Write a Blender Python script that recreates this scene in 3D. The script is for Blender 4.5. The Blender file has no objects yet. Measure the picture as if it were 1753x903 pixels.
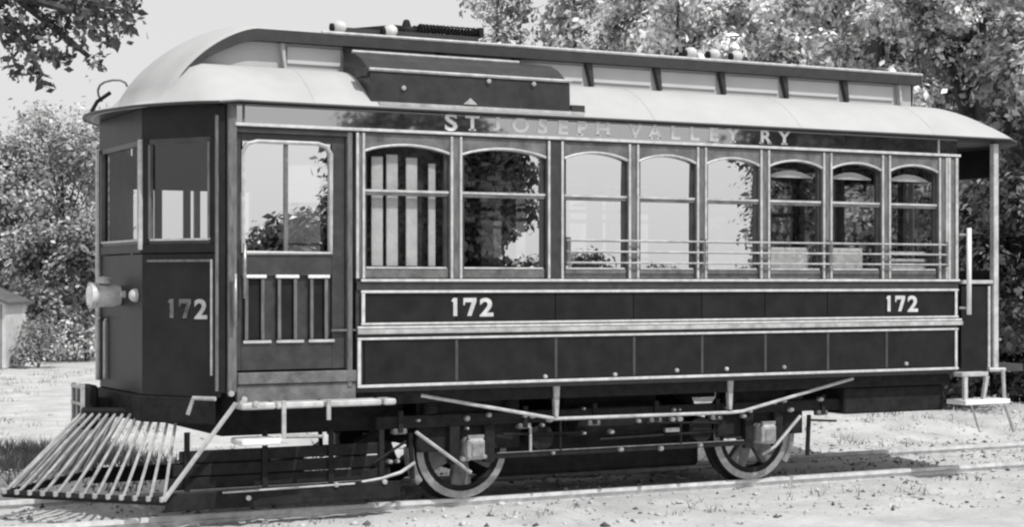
import bpy, math, random
import numpy as np
from mathutils import Vector, Matrix

scene = bpy.context.scene
col = scene.collection
R = math.radians

# ------------------------------------------------------------------ camera
cam_d = bpy.data.cameras.new('camera')
cam = bpy.data.objects.new('camera', cam_d); col.objects.link(cam)
cam_d.sensor_width = 36.0
cam_d.lens = 36.0 * 3000 / 1753
cam_d.shift_y = 0.0168
cam_d.clip_start = 0.1
cam_d.clip_end = 3000
cam.location = (-7.68, -13.40, 1.75)
cam.rotation_euler = (R(90), 0, -math.atan2(0.4706, 0.8823))
scene.camera = cam

# ------------------------------------------------------------------ light
SUN_AZ = R(163)       # clockwise from +Y: behind the camera, a little to its right
SUN_EL = R(55)
world = bpy.data.worlds.new('World'); scene.world = world
world.use_nodes = True
wn = world.node_tree; wn.nodes.clear()
w_out = wn.nodes.new('ShaderNodeOutputWorld')
w_bg = wn.nodes.new('ShaderNodeBackground')
w_sky = wn.nodes.new('ShaderNodeTexSky'); w_sky.sky_type = 'NISHITA'
w_sky.sun_disc = False
w_sky.sun_elevation = SUN_EL
w_sky.sun_rotation = SUN_AZ
w_sky.air_density = 1.0; w_sky.dust_density = 3.0; w_sky.ozone_density = 1.0
w_bw = wn.nodes.new('ShaderNodeRGBToBW')          # the photograph is black and white
wn.links.new(w_sky.outputs['Color'], w_bw.inputs['Color'])
w_hz = wn.nodes.new('ShaderNodeMix'); w_hz.data_type = 'FLOAT'   # even white summer haze over the clear sky
w_hz.inputs[0].default_value = 0.78
w_hz.inputs[3].default_value = 7.2
wn.links.new(w_bw.outputs['Val'], w_hz.inputs[2])
wn.links.new(w_hz.outputs[0], w_bg.inputs['Color'])
w_bg.inputs['Strength'].default_value = 0.12
wn.links.new(w_bg.outputs['Background'], w_out.inputs['Surface'])

sun_d = bpy.data.lights.new('sun', 'SUN'); sun_d.energy = 3.4; sun_d.angle = R(0.5)
sun_d.color = (1.0, 0.995, 0.985)
sun = bpy.data.objects.new('sun', sun_d); col.objects.link(sun)
sdir = Vector((math.sin(SUN_AZ) * math.cos(SUN_EL), math.cos(SUN_AZ) * math.cos(SUN_EL), math.sin(SUN_EL)))
sun.rotation_euler = sdir.to_track_quat('Z', 'Y').to_euler()
sun.location = sdir * 60

vs = scene.view_settings
vs.view_transform = 'Standard'; vs.look = 'None'; vs.exposure = 0.0; vs.gamma = 1.0
vs.use_curve_mapping = False
scene.cycles.filter_width = 2.3
scene.cycles.max_bounces = 8
scene.cycles.transparent_max_bounces = 16

random.seed(7)
rng = np.random.default_rng(7)

# ------------------------------------------------------------------ materials (all neutral greys)
def mat(name, v, rough=0.6, amt=0.25, scale=6.0, bump=0.0, bscale=None, coat=0.0, spec=0.5, coat_ior=1.5, metal=0.0, stretch=(1, 1, 1)):
    m = bpy.data.materials.new(name); m.use_nodes = True
    nt = m.node_tree; b = nt.nodes['Principled BSDF']
    b.inputs['Roughness'].default_value = rough
    b.inputs['Metallic'].default_value = metal
    b.inputs['Specular IOR Level'].default_value = spec
    b.inputs['Coat Weight'].default_value = coat
    b.inputs['Coat IOR'].default_value = coat_ior
    b.inputs['Coat Roughness'].default_value = 0.02
    tc = nt.nodes.new('ShaderNodeTexCoord')
    mp = nt.nodes.new('ShaderNodeMapping'); mp.inputs['Scale'].default_value = stretch
    nt.links.new(tc.outputs['Object'], mp.inputs['Vector'])
    n = nt.nodes.new('ShaderNodeTexNoise'); n.inputs['Scale'].default_value = scale
    n.inputs['Detail'].default_value = 6.0; n.inputs['Roughness'].default_value = 0.62
    nt.links.new(mp.outputs['Vector'], n.inputs['Vector'])
    mr = nt.nodes.new('ShaderNodeMapRange')
    mr.inputs['From Min'].default_value = 0.3; mr.inputs['From Max'].default_value = 0.7
    mr.inputs['To Min'].default_value = v * (1 - amt); mr.inputs['To Max'].default_value = v * (1 + amt)
    nt.links.new(n.outputs['Fac'], mr.inputs['Value'])
    nt.links.new(mr.outputs['Result'], b.inputs['Base Color'])
    if bump:
        n2 = nt.nodes.new('ShaderNodeTexNoise'); n2.inputs['Scale'].default_value = bscale or scale * 4
        n2.inputs['Detail'].default_value = 5.0
        nt.links.new(mp.outputs['Vector'], n2.inputs['Vector'])
        bp = nt.nodes.new('ShaderNodeBump'); bp.inputs['Strength'].default_value = bump
        bp.inputs['Distance'].default_value = 0.02
        nt.links.new(n2.outputs['Fac'], bp.inputs['Height'])
        nt.links.new(bp.outputs['Normal'], b.inputs['Normal'])
    return m

def polished(name, v, *a, **k):
    m = mat(name, v, *a, **k); nt = m.node_tree
    g = nt.nodes.new('ShaderNodeBsdfGlossy'); g.inputs['Roughness'].default_value = .03
    mx = nt.nodes.new('ShaderNodeMixShader'); mx.inputs['Fac'].default_value = .30
    nt.links.new(nt.nodes['Principled BSDF'].outputs[0], mx.inputs[1]); nt.links.new(g.outputs[0], mx.inputs[2])
    nt.links.new(mx.outputs[0], nt.nodes['Material Output'].inputs['Surface'])
    return m

def glass_mat(name, fac):
    m = bpy.data.materials.new(name); m.use_nodes = True
    nt = m.node_tree; nt.nodes.clear()
    o = nt.nodes.new('ShaderNodeOutputMaterial')
    mx = nt.nodes.new('ShaderNodeMixShader'); mx.inputs['Fac'].default_value = fac
    t = nt.nodes.new('ShaderNodeBsdfTransparent'); t.inputs['Color'].default_value = (.9, .9, .9, 1)
    g = nt.nodes.new('ShaderNodeBsdfGlossy'); g.inputs['Roughness'].default_value = 0.004
    g.inputs['Color'].default_value = (1, 1, 1, 1)
    nt.links.new(t.outputs[0], mx.inputs[1]); nt.links.new(g.outputs[0], mx.inputs[2])
    nt.links.new(mx.outputs[0], o.inputs['Surface'])
    return m

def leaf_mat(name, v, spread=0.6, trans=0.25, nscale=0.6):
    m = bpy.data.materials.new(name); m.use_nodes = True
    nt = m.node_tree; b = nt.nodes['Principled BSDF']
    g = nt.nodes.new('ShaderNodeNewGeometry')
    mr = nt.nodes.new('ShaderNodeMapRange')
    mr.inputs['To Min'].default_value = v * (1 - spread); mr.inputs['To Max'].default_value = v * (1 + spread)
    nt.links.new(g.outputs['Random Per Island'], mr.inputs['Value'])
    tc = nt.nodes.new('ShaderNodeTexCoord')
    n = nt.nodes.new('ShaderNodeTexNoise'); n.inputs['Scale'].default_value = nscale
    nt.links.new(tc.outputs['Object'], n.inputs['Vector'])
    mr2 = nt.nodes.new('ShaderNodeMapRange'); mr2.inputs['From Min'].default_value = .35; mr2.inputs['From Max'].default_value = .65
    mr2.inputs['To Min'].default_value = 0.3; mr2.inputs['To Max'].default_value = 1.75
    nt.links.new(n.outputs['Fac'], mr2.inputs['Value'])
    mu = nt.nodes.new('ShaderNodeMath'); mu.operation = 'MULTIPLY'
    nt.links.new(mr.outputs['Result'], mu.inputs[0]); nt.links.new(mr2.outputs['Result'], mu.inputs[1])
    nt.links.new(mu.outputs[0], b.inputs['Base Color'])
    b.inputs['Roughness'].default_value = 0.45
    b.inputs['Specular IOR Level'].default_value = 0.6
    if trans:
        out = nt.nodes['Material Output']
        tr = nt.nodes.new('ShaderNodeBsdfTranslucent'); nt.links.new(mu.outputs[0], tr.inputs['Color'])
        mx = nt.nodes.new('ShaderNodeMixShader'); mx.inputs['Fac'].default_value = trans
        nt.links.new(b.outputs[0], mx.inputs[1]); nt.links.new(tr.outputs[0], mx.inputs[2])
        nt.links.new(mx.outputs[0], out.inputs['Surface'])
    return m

M = dict(
    panel=mat('dark_panel_paint', .015, .38, .45, 5, .06, 30, spec=.22),
    varnish=polished('varnished_letterboard', .035, .25, .25, 5, coat=1.0, coat_ior=3.4, spec=.4),
    dash=mat('dark_dash_paint', .015, .42, .45, 4, .06, 20, spec=.22),
    stripe=mat('pale_striping', .55, .45, .25, 14),
    post=mat('worn_window_post', .13, .42, .45, 12, .08, 60, stretch=(3, 3, .6)),
    paleframe=mat('pale_sash_paint', .46, .45, .3, 12),
    darkframe=mat('dark_sash_wood', .04, .4, .4, 10),
    roof=mat('painted_roof_canvas', .43, .75, .10, 1.7, .15, 70),
    shutter=mat('white_clerestory_panel', .50, .6, .05, 4),
    deckedge=mat('dark_deck_edge', .03, .5, .3, 8),
    sign=mat('black_roof_box_paint', .022, .4, .5, 7, .1, 30),
    rib=mat('dull_metal_rib', .4, .45, .35, 10),
    iron=mat('black_iron', .016, .75, .5, 12, .2, 40, spec=.2),
    steel=mat('worn_steel', .32, .38, .35, 16, .1, 60, metal=.6),
    tyre=mat('polished_wheel_tyre', .34, .45, .25, 14, metal=.5),
    grime=mat('dusty_grey_timber', .13, .8, .45, 9, .3, 40),
    white=mat('white_enamel', .80, .4, .12, 9),
    seat=mat('pale_rattan', .75, .7, .25, 22, .3, 90),
    interior=mat('dark_interior_wood', .05, .5, .35, 7),
    letter=mat('pale_gilt_lettering', .85, .5, .2, 20),
    rib2=mat('dull_nickel', .55, .45, .3, 12),
    slatwood=mat('weathered_slat_paint', .36, .6, .4, 14),
    dusty=mat('dusty_cast_iron', .13, .7, .55, 12, .2, 40),
    rail=mat('worn_rail_head', .62, .4, .25, 10),
    sleeper=mat('weathered_sleeper', .16, .9, .45, 8, .4, 40),
    bark=mat('tree_bark', .07, .9, .5, 9, .6, 30),
    shedwall=mat('whitewashed_boards', .6, .8, .2, 4, .15, 20),
    shedroof=mat('weathered_shed_roof', .10, .8, .35, 6, .3, 20),
    glass=glass_mat('reflective_window_glass', .80), pane=glass_mat('thin_window_glass', .05), dimglass=glass_mat('old_window_glass', .28),
    lens=mat('headlamp_lens', .6, .1, .1, 5, coat=1.0),
)
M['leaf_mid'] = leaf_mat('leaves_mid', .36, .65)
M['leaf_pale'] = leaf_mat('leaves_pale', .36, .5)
M['leaf_dark'] = leaf_mat('leaves_shade_toned', .075, .5, .15)  # shade and backlight put into a dark leaf colour
M['leaf_sunlit'] = leaf_mat('leaves_sun_toned', .58, .65, .2, .9)  # sunlit brightness put into a pale leaf colour

# ------------------------------------------------------------------ mesh helpers
class MB:
    def __init__(s): s.v = []; s.f = []
    def add(s, vs, fs):
        o = len(s.v); s.v += [tuple(p) for p in vs]; s.f += [tuple(i + o for i in f) for f in fs]; return s
    def box(s, x0, x1, y0, y1, z0, z1):
        return s.add([(x0, y0, z0), (x1, y0, z0), (x1, y1, z0), (x0, y1, z0), (x0, y0, z1), (x1, y0, z1), (x1, y1, z1), (x0, y1, z1)],
                     [(0, 3, 2, 1), (4, 5, 6, 7), (0, 1, 5, 4), (1, 2, 6, 5), (2, 3, 7, 6), (3, 0, 4, 7)])
    def fbox(s, a, b, u0, u1, n0, n1, z0, z1):
        """box along the plan line a->b; u in metres along it, n outwards (to the left of b->a)"""
        a = Vector(a); b = Vector(b); d = (b - a).normalized(); n = Vector((-d.y, d.x))
        P = lambda u, w, z: (a.x + d.x * u + n.x * w, a.y + d.y * u + n.y * w, z)
        vs = [P(u0, n0, z0), P(u1, n0, z0), P(u1, n1, z0), P(u0, n1, z0), P(u0, n0, z1), P(u1, n0, z1), P(u1, n1, z1), P(u0, n1, z1)]
        return s.add(vs, [(0, 1, 2, 3), (4, 7, 6, 5), (0, 4, 5, 1), (1, 5, 6, 2), (2, 6, 7, 3), (3, 7, 4, 0)])
    def prism(s, pts, lo, hi, axis='x'):
        """closed outline pts (2D) pushed along an axis"""
        n = len(pts)
        def P(p, t):
            return {'x': (t, p[0], p[1]), 'y': (p[0], t, p[1]), 'z': (p[0], p[1], t)}[axis]
        vs = [P(p, lo) for p in pts] + [P(p, hi) for p in pts]
        fs = [tuple(range(n - 1, -1, -1)), tuple(range(n, 2 * n))]
        fs += [(i, (i + 1) % n, n + (i + 1) % n, n + i) for i in range(n)]
        return s.add(vs, fs)
    def tube(s, pts, r, n=8, cap=True):
        pts = [Vector(p) for p in pts]; k = len(pts)
        rr = r if isinstance(r, (list, tuple)) else [r] * k
        vs = []; up = None
        for i, p in enumerate(pts):
            t = (pts[min(i + 1, k - 1)] - pts[max(i - 1, 0)]).normalized()
            if up is None:
                up = Vector((0, 0, 1)) if abs(t.z) < .9 else Vector((1, 0, 0))
            e1 = t.cross(up).normalized(); e2 = e1.cross(t).normalized(); up = e2
            for j in range(n):
                a = 2 * math.pi * j / n
                vs.append(p + (e1 * math.cos(a) + e2 * math.sin(a)) * rr[i])
        fs = [(i * n + j, i * n + (j + 1) % n, (i + 1) * n + (j + 1) % n, (i + 1) * n + j) for i in range(k - 1) for j in range(n)]
        if cap: fs += [tuple(range(n - 1, -1, -1)), tuple(range((k - 1) * n, k * n))]
        return s.add(vs, fs)
    def lathe(s, c, prof, axis='z', n=24):
        """prof: (radius, height along axis)"""
        vs = []
        for r, h in prof:
            for j in range(n):
                a = 2 * math.pi * j / n; u, w = r * math.cos(a), r * math.sin(a)
                vs.append({'z': (c[0] + u, c[1] + w, c[2] + h), 'y': (c[0] + u, c[1] + h, c[2] + w), 'x': (c[0] + h, c[1] + u, c[2] + w)}[axis])
        k = len(prof)
        fs = [(i * n + j, i * n + (j + 1) % n, (i + 1) * n + (j + 1) % n, (i + 1) * n + j) for i in range(k - 1) for j in range(n)]
        return s.add(vs, fs)
    def sheet(s, rows):
        """grid of points"""
        w = len(rows[0]); vs = [p for r in rows for p in r]
        fs = [(i * w + j, i * w + j + 1, (i + 1) * w + j + 1, (i + 1) * w + j) for i in range(len(rows) - 1) for j in range(w - 1)]
        return s.add(vs, fs)
    def mesh(s, name, m):
        me = bpy.data.meshes.new(name); me.from_pydata(s.v, [], s.f); me.materials.append(m)
        import bmesh
        bm = bmesh.new(); bm.from_mesh(me); bmesh.ops.recalc_face_normals(bm, faces=bm.faces); bm.to_mesh(me); bm.free()
        me.update(); return me
    def build(s, name, m, parent=None, bevel=0.0, smooth=False, solid=0.0):
        o = bpy.data.objects.new(name, s.mesh(name, m)); col.objects.link(o)
        if parent: o.parent = parent
        if smooth:
            for p in o.data.polygons: p.use_smooth = True
        if solid:
            md = o.modifiers.new('thickness', 'SOLIDIFY'); md.thickness = solid; md.offset = -1
        if bevel:
            md = o.modifiers.new('bevel', 'BEVEL'); md.width = bevel; md.segments = 1; md.limit_method = 'ANGLE'
        return o

def smooth_sharp(o, ang=35):
    me = o.data
    for p in me.polygons: p.use_smooth = True
    try: me.set_sharp_from_angle(angle=R(ang))
    except Exception: pass
    return o

def empty(name, loc=(0, 0, 0)):
    o = bpy.data.objects.new(name, None); col.objects.link(o); o.location = loc; o.empty_display_size = .3; return o
def tag(o, label=None, cat=None, group=None, kind=None):
    if label: o['label'] = label
    if cat: o['category'] = cat
    if group: o['group'] = group
    if kind: o['kind'] = kind
    return o
def inst(src, parent, loc=None, rot=None):
    c = src.copy(); col.objects.link(c)
    if parent: c.parent = parent
    if loc is not None: c.location = loc
    if rot is not None: c.rotation_euler = rot
    return c
def copy_tree(o, parent, kids):
    c = inst(o, parent)
    for ch in kids.get(o, []): copy_tree(ch, c, kids)
    return c

# ------------------------------------------------------------------ ground
def sstep(a, b, t):
    t = np.clip((t - a) / (b - a), 0, 1); return t * t * (3 - 2 * t)
_ph = rng.uniform(0, 6.28, (7, 2)); _fr = [(.5, .31), (.9, -.7), (1.9, 1.3), (-2.7, 3.1), (5.1, 4.3), (7.7, -6.9), (11.3, 9.1)]; _am = [.022, .02, .014, .010, .006, .005, .004]
def height(x, y):
    x = np.asarray(x, float); y = np.asarray(y, float); z = np.full(np.broadcast(x, y).shape, -.10)
    n = 0
    for (a, b), (p, q), c in zip(_fr, _ph, _am): n = n + c * np.sin(a * x + p) * np.cos(b * y + q)
    near = np.exp(-(np.abs(y) / 1.5) ** 4)
    z = z + n * (1 - .65 * near) + .035 * near
    bank = sstep(4.6, 6.3, x) * sstep(2.2, 3.6, y) * (1 - .6 * sstep(4.4, 8, y)) * (1 - sstep(28, 40, x))
    z = z + bank * (.10 + .05 * np.sin(2.1 * x + .6) + .04 * np.sin(5.3 * x + 2))
    z = z + .35 * sstep(60, 300, np.hypot(x, y))
    return z
def axis(lo, hi, fine, step):
    a = list(np.arange(fine[0], fine[1] + 1e-6, step)); s = step; x = fine[1]
    while x < hi: s *= 1.12; x += s; a.append(x)
    s = step; x = fine[0]; pre = []
    while x > lo: s *= 1.12; x -= s; pre.append(x)
    return np.array(pre[::-1] + a)
gx = axis(-700, 700, (-9, 12), .07); gy = axis(-700, 700, (-5, 6), .07)
GX, GY = np.meshgrid(gx, gy); GZ = height(GX, GY)
GZ = GZ + (rng.normal(0, .006, GZ.shape)) * (np.hypot(GX, GY) < 20)
nv = GX.size; nx = len(gx); ny = len(gy)
me = bpy.data.meshes.new('ground')
me.vertices.add(nv); me.vertices.foreach_set('co', np.stack([GX, GY, GZ], -1).ravel().astype('f4'))
ii = (np.arange(ny - 1)[:, None] * nx + np.arange(nx - 1)[None, :]).ravel()
q = np.stack([ii, ii + 1, ii + nx + 1, ii + nx], -1).ravel().astype('i4')
me.loops.add(len(q)); me.loops.foreach_set('vertex_index', q)
me.polygons.add(len(ii)); me.polygons.foreach_set('loop_start', np.arange(0, len(q), 4, dtype='i4'))
me.update(calc_edges=True); me.polygons.foreach_set('use_smooth', np.ones(len(ii), bool))
def ground_mat():
    m = mat('pale_dusty_earth', .48, .95, .2, 1.6, .5, 25, spec=.1)
    nt = m.node_tree; b = nt.nodes['Principled BSDF']
    src = b.inputs['Base Color'].links[0].from_socket
    tc = [n for n in nt.nodes if n.type == 'TEX_COORD'][0]
    n = nt.nodes.new('ShaderNodeTexNoise'); n.inputs['Scale'].default_value = 9.0; n.inputs['Detail'].default_value = 8; n.inputs['Roughness'].default_value = .7
    nt.links.new(tc.outputs['Object'], n.inputs['Vector'])
    mr = nt.nodes.new('ShaderNodeMapRange'); mr.inputs['From Min'].default_value = .30; mr.inputs['From Max'].default_value = .42
    mr.inputs['To Min'].default_value = .5; mr.inputs['To Max'].default_value = 1.0
    nt.links.new(n.outputs['Fac'], mr.inputs['Value'])
    mu = nt.nodes.new('ShaderNodeMath'); mu.operation = 'MULTIPLY'
    nt.links.new(src, mu.inputs[0]); nt.links.new(mr.outputs['Result'], mu.inputs[1])
    nt.links.new(mu.outputs[0], b.inputs['Base Color'])
    return m
me.materials.append(ground_mat())
ground = bpy.data.objects.new('ground', me); col.objects.link(ground); tag(ground, kind='structure')

# ------------------------------------------------------------------ track
track = empty('railway_track', (0, 0, -.1))
tag(track, 'worn steel railway track sunk in pale dust beneath the streetcar', 'track')
RAILP = [(-.035, 0), (.035, 0), (.036, -.03), (.012, -.045), (.010, -.12), (.06, -.135), (.06, -.15), (-.06, -.15), (-.06, -.135), (-.010, -.12), (-.012, -.045), (-.036, -.03)]
rail_o = None
for yy in (-.7525, .7525):
    if rail_o is None:
        rail_o = MB().prism([(a, b + .1) for a, b in RAILP], -60, 90).build('rail', M['rail'], track); rail_o.location.y = yy
    else:
        inst(rail_o, track, (0, yy, 0))
sl = MB().box(-.1, .1, -1.2, 1.2, -.13, -.012).build('sleeper', M['sleeper'], track, bevel=.012)
sl.location = (-14, 0, 0)
for k in range(1, 60):
    inst(sl, track, (-14 + k * .62 + random.uniform(-.04, .04), random.uniform(-.05, .05), -.002 * random.random()), (0, 0, random.uniform(-.02, .02)))

# ------------------------------------------------------------------ the streetcar
car = empty('streetcar', (0, 0, 0))
tag(car, 'dark single-truck streetcar with pale roof and slatted pilot, standing on the rails', 'streetcar')
YS = -1.2
X0, X1 = -2.50, 3.44            # closed body
MID2 = .94                       # the far side is the near side turned half round about x = .47
near_side = []                   # parts to repeat on the far side
kids = {}
def part(mb, name, m, both=False, parent=None, **k):
    o = mb.build(name, m, parent or car, **k)
    if parent: kids.setdefault(parent, []).append(o)
    elif both: near_side.append(o)
    return o

# floor, body framing
part(MB().box(-3.5, 4.3, -1.14, 1.14, .90, .97), 'floor', M['interior'])
part(MB().box(X0, X1, YS + .012, YS + .05, .93, 1.76), 'side_backing', M['darkframe'], True)
posts = [-2.47, -1.665, -.78, -.045, .625, 1.275, 1.945, 2.60, 3.26]
cuts = [-2.44] + posts[1:-1] + [3.40]
for i in range(len(cuts) - 1):
    a, b = cuts[i] + .003, cuts[i + 1] - .003
    part(MB().box(a, b, YS - .004, YS + .010, 1.425, 1.655), 'belt_panel', M['panel'], True, bevel=.003)
    part(MB().box(a, b, YS - .008, YS + .010, .965, 1.305), 'side_panel', M['panel'], True, bevel=.003)
for x in cuts[1:-1]:
    part(MB().box(x - .012, x + .012, YS - .012, YS - .005, .972, 1.298), 'joint_strip', M['interior'], True)
# mouldings
mould = [(-2.47, 3.43, 1.655, 1.676), (-2.47, 3.43, 1.413, 1.430), (-2.50, 3.47, 1.385, 1.404), (-2.50, 3.43, 1.300, 1.318), (-2.50, 3.43, .940, .962), (-2.47, 3.45, 1.742, 1.762)]
for a, b, c, d in mould:
    part(MB().box(a, b, YS - .024, YS - .009, c, d), 'moulding', M['stripe'], True, bevel=.003)
for x, c, d in ((-2.452, 1.431, 1.654), (3.405, 1.431, 1.654), (-2.485, .963, 1.299), (3.405, .963, 1.299)):
    part(MB().box(x - .014, x + .014, YS - .022, YS - .009, c, d), 'moulding', M['stripe'], True, bevel=.003)
part(MB().box(-2.50, 3.48, YS - .030, YS - .010, 1.344, 1.380), 'rub_rail', M['rib'], True, bevel=.004)
part(MB().box(X0, X1, YS - .006, YS + .04, 1.678, 1.740), 'sill_board', M['darkframe'], True)
part(MB().box(X0, X1, YS + .06, YS + .09, 1.0, 1.76), 'wainscot', M['interior'], True)

# window posts
for i, x in enumerate(posts):
    w = .055 if i not in (2,) else .085
    if i == 0: w = .035
    p = part(MB().box(x - w, x + w, YS - .002, YS + .07, 1.764, 2.872), 'window_post', M['post'] if i != 2 else M['darkframe'], True, bevel=.004)
    for s in (-1, 1):
        part(MB().box(x + s * w * .72 - .011, x + s * w * .72 + .011, YS - .013, YS - .003, 1.766, 2.868), 'bead', M['paleframe'], parent=p, bevel=.003)
part(MB().box(3.315, 3.44, YS, YS + .07, 1.764, 2.872), 'corner_panel', M['grime'], True)
for x in (3.33, 3.42):
    part(MB().box(x - .016, x + .016, YS - .015, YS - .002, 1.764, 2.872), 'bead', M['paleframe'], True, bevel=.003)

# windows
def window(xa, xb, gm):
    n = 10; zt, za = 2.868, 2.80
    arch = [(xa + (xb - xa) * i / n, 2.735 + .055 * math.sin(math.pi * i / n) ** .8) for i in range(n + 1)]
    out = [(xa, zt)] + arch + [(xb, zt)]
    w = part(MB().prism(out, YS + .004, YS + .03, 'y'), 'window', M['grime'], True, bevel=0)
    inner = [(p, q - .016) for p, q in arch]
    part(MB().tube([(p, YS + .004, q - .002) for p, q in arch], .011, 6), 'arch_bead', M['paleframe'], parent=w)
    zm = 2.43
    part(MB().box(xa, xb, YS + .020, YS + .055, 1.768, 1.845), 'bottom_rail', M['grime'], parent=w, bevel=.004)
    part(MB().box(xa + .02, xb - .02, YS + .014, YS + .024, 1.842, 1.856), 'bead', M['paleframe'], parent=w)
    part(MB().box(xa, xb, YS + .018, YS + .055, zm - .03, zm + .005), 'meeting_rail', M['grime'], parent=w, bevel=.004)
    part(MB().box(xa, xb, YS + .012, YS + .020, zm - .004, zm + .014), 'bead', M['paleframe'], parent=w)
    for s, x in ((1, xa), (-1, xb)):
        part(MB().box(min(x, x + s * .03), max(x, x + s * .03), YS + .028, YS + .056, 1.84, 2.80), 'stile', M['darkframe'], parent=w)
    # panes: each leans a little in its own way, as loose sashes do
    t = math.tan(R(1.05 + random.uniform(-.10, .10))); yu = YS + .034
    part(MB().add([(xa + .01, yu + .012, zm), (xb - .01, yu + .012, zm), (xb - .01, yu + .012 - t * .36, zm + .36), (xa + .01, yu + .012 - t * .36, zm + .36)], [(0, 1, 2, 3)]), 'pane', gm, parent=w)
    t2 = math.tan(R(random.uniform(-.05, .12))); yl = YS + .046
    part(MB().add([(xa + .01, yl, 1.84), (xb - .01, yl, 1.84), (xb - .01, yl - t2 * .57, 2.41), (xa + .01, yl - t2 * .57, 2.41)], [(0, 1, 2, 3)]), 'pane', gm, parent=w)
    return w
edges = []
for i in range(8):
    wa = .035 if i == 0 else (.085 if i == 2 else .055)
    wb = .085 if i + 1 == 2 else .055
    edges.append((posts[i] + wa, posts[i + 1] - wb))
for i, (a, b) in enumerate(edges): window(a, b, M['glass'] if 1 <= i <= 4 else M['dimglass'])
part(MB().box(-2.46, -1.70, YS + .16, YS + .20, .98, 2.88), 'dark_backing', M['interior'])  # added dark sheet, hides the bright background behind the slats

# letterboard and its mouldings
part(MB().box(-3.47, 3.43, YS - .002, YS + .03, 2.905, 3.060), 'letterboard', M['varnish'], True)
part(MB().box(-3.46, 3.46, YS - .022, YS + .02, 2.880, 2.903), 'moulding', M['stripe'], True, bevel=.003)
part(MB().box(-3.46, 3.44, YS - .006, YS + .02, 2.868, 2.879), 'shade_line', M['deckedge'], True)  # dark strip painted in as the shade under the moulding
part(MB().box(-3.40, -3.385, YS - .010, YS - .003, 2.906, 3.058), 'bead', M['grime'], True)
part(MB().box(3.20, 3.215, YS - .010, YS - .003, 2.906, 3.058), 'bead', M['paleframe'], True)

# lettering
def text_mesh(ch, size, xs=1.0, off=0.0):
    cu = bpy.data.curves.new('t', 'FONT'); cu.body = ch; cu.size = size; cu.align_x = 'CENTER'; cu.offset = off; cu.extrude = .0015
    cu.resolution_u = 4
    o = bpy.data.objects.new('t', cu); col.objects.link(o)
    dg = bpy.context.evaluated_depsgraph_get(); dg.update()
    me = bpy.data.meshes.new_from_object(o.evaluated_get(dg))
    v = [(p.co.x * xs, p.co.y, p.co.z) for p in me.vertices]; f = [tuple(p.vertices) for p in me.polygons]
    bpy.data.objects.remove(o); bpy.data.curves.remove(cu); bpy.data.meshes.remove(me)
    return v, f
def serif(mb, x0, x1, z, y, h=.012):
    mb.box(x0, x1, y - .0015, y + .0015, z, z + h)
yl = YS - .0045
for ch, x in zip('STJOSEPHVALLEYRY', [-1.71, -1.525, -1.30, -1.10, -.90, -.715, -.535, -.34, -.03, .16, .36, .55, .745, .94, 1.28, 1.48]):
    big = ch == 'S' and x < -1.6
    size = .185 if big else .158
    lt = MB(); v, f = text_mesh(ch, size, 1.25 if not big else 1.35, .004)
    lt.add([(p[0] + x, yl - p[2], p[1] + (2.918 if big else 2.928)) for p in (v if ch != 'J' else [(q[0], q[1] * .74 + .032, q[2]) for q in v])], f)
    zb = 2.928; zt = zb + .158 * .70
    hw = .030
    if ch in 'TPY': serif(lt, x - hw - (.02 if ch == 'P' else 0), x + hw - (.02 if ch == 'P' else 0), zb - .006, yl)
    if ch in 'HAR':
        serif(lt, x - .062, x - .022, zb - .006, yl); serif(lt, x + .024, x + .064, zb - .006, yl)
    if ch in 'HVY':
        serif(lt, x - .064, x - .024, zt - .006, yl); serif(lt, x + .026, x + .066, zt - .006, yl)
    part(lt, 'letter', M['letter'])
def number(x, z, size, y):
    out = []
    for ch, dx in (('1', -.36), ('7', .30), ('2', 1.04)):
        mb = MB(); out.append(mb)
        if ch == '1':
            w = size * .085
            mb.box(x + dx * size - w, x + dx * size + w, y - .0015, y + .0015, z, z + size * .72)
            mb.add([(x + dx * size - w, y - .0015, z + size * .72), (x + dx * size - w - size * .09, y - .0015, z + size * .60), (x + dx * size - w, y - .0015, z + size * .56)], [(0, 1, 2)])
        elif ch == '7':
            c = x + dx * size; h = size * .72; t = size * .17
            P = [(c - .30 * size, z + h), (c + .28 * size, z + h), (c + .28 * size, z + h - t * .8), (c + .06 * size, z), (c - .13 * size, z), (c + .07 * size, z + h - t), (c - .22 * size, z + h - t), (c - .24 * size, z + h - t * 1.7), (c - .30 * size, z + h - t * 1.7)]
            mb.add([(p, y - .0015, r) for p, r in P], [(0, 1, 2, 5, 6), (2, 3, 4, 5), (0, 6, 7, 8)])
        else:
            v, f = text_mesh(ch, size, 1.25, .006 * size / .2)
            mb.add([(p[0] + x + dx * size, y - p[2], p[1] + z) for p in v], f)
    return out
for x in (-1.605, 2.70):
    for dg_ in number(x, 1.475, .195, YS - .0065): part(dg_, 'digit', M['stripe'])

# window guards along the near side
for z in (1.895, 1.985, 2.075):
    part(MB().tube([(-.70, YS - .045, z), (3.31, YS - .045, z)], .0085, 6), 'guard_rod', M['rib'], True)
for x in (-.68, .625, 1.945, 3.27):
    part(MB().box(x - .014, x + .014, YS - .052, YS - .014, 1.87, 2.10), 'guard_bracket', M['post'], True)

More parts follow.
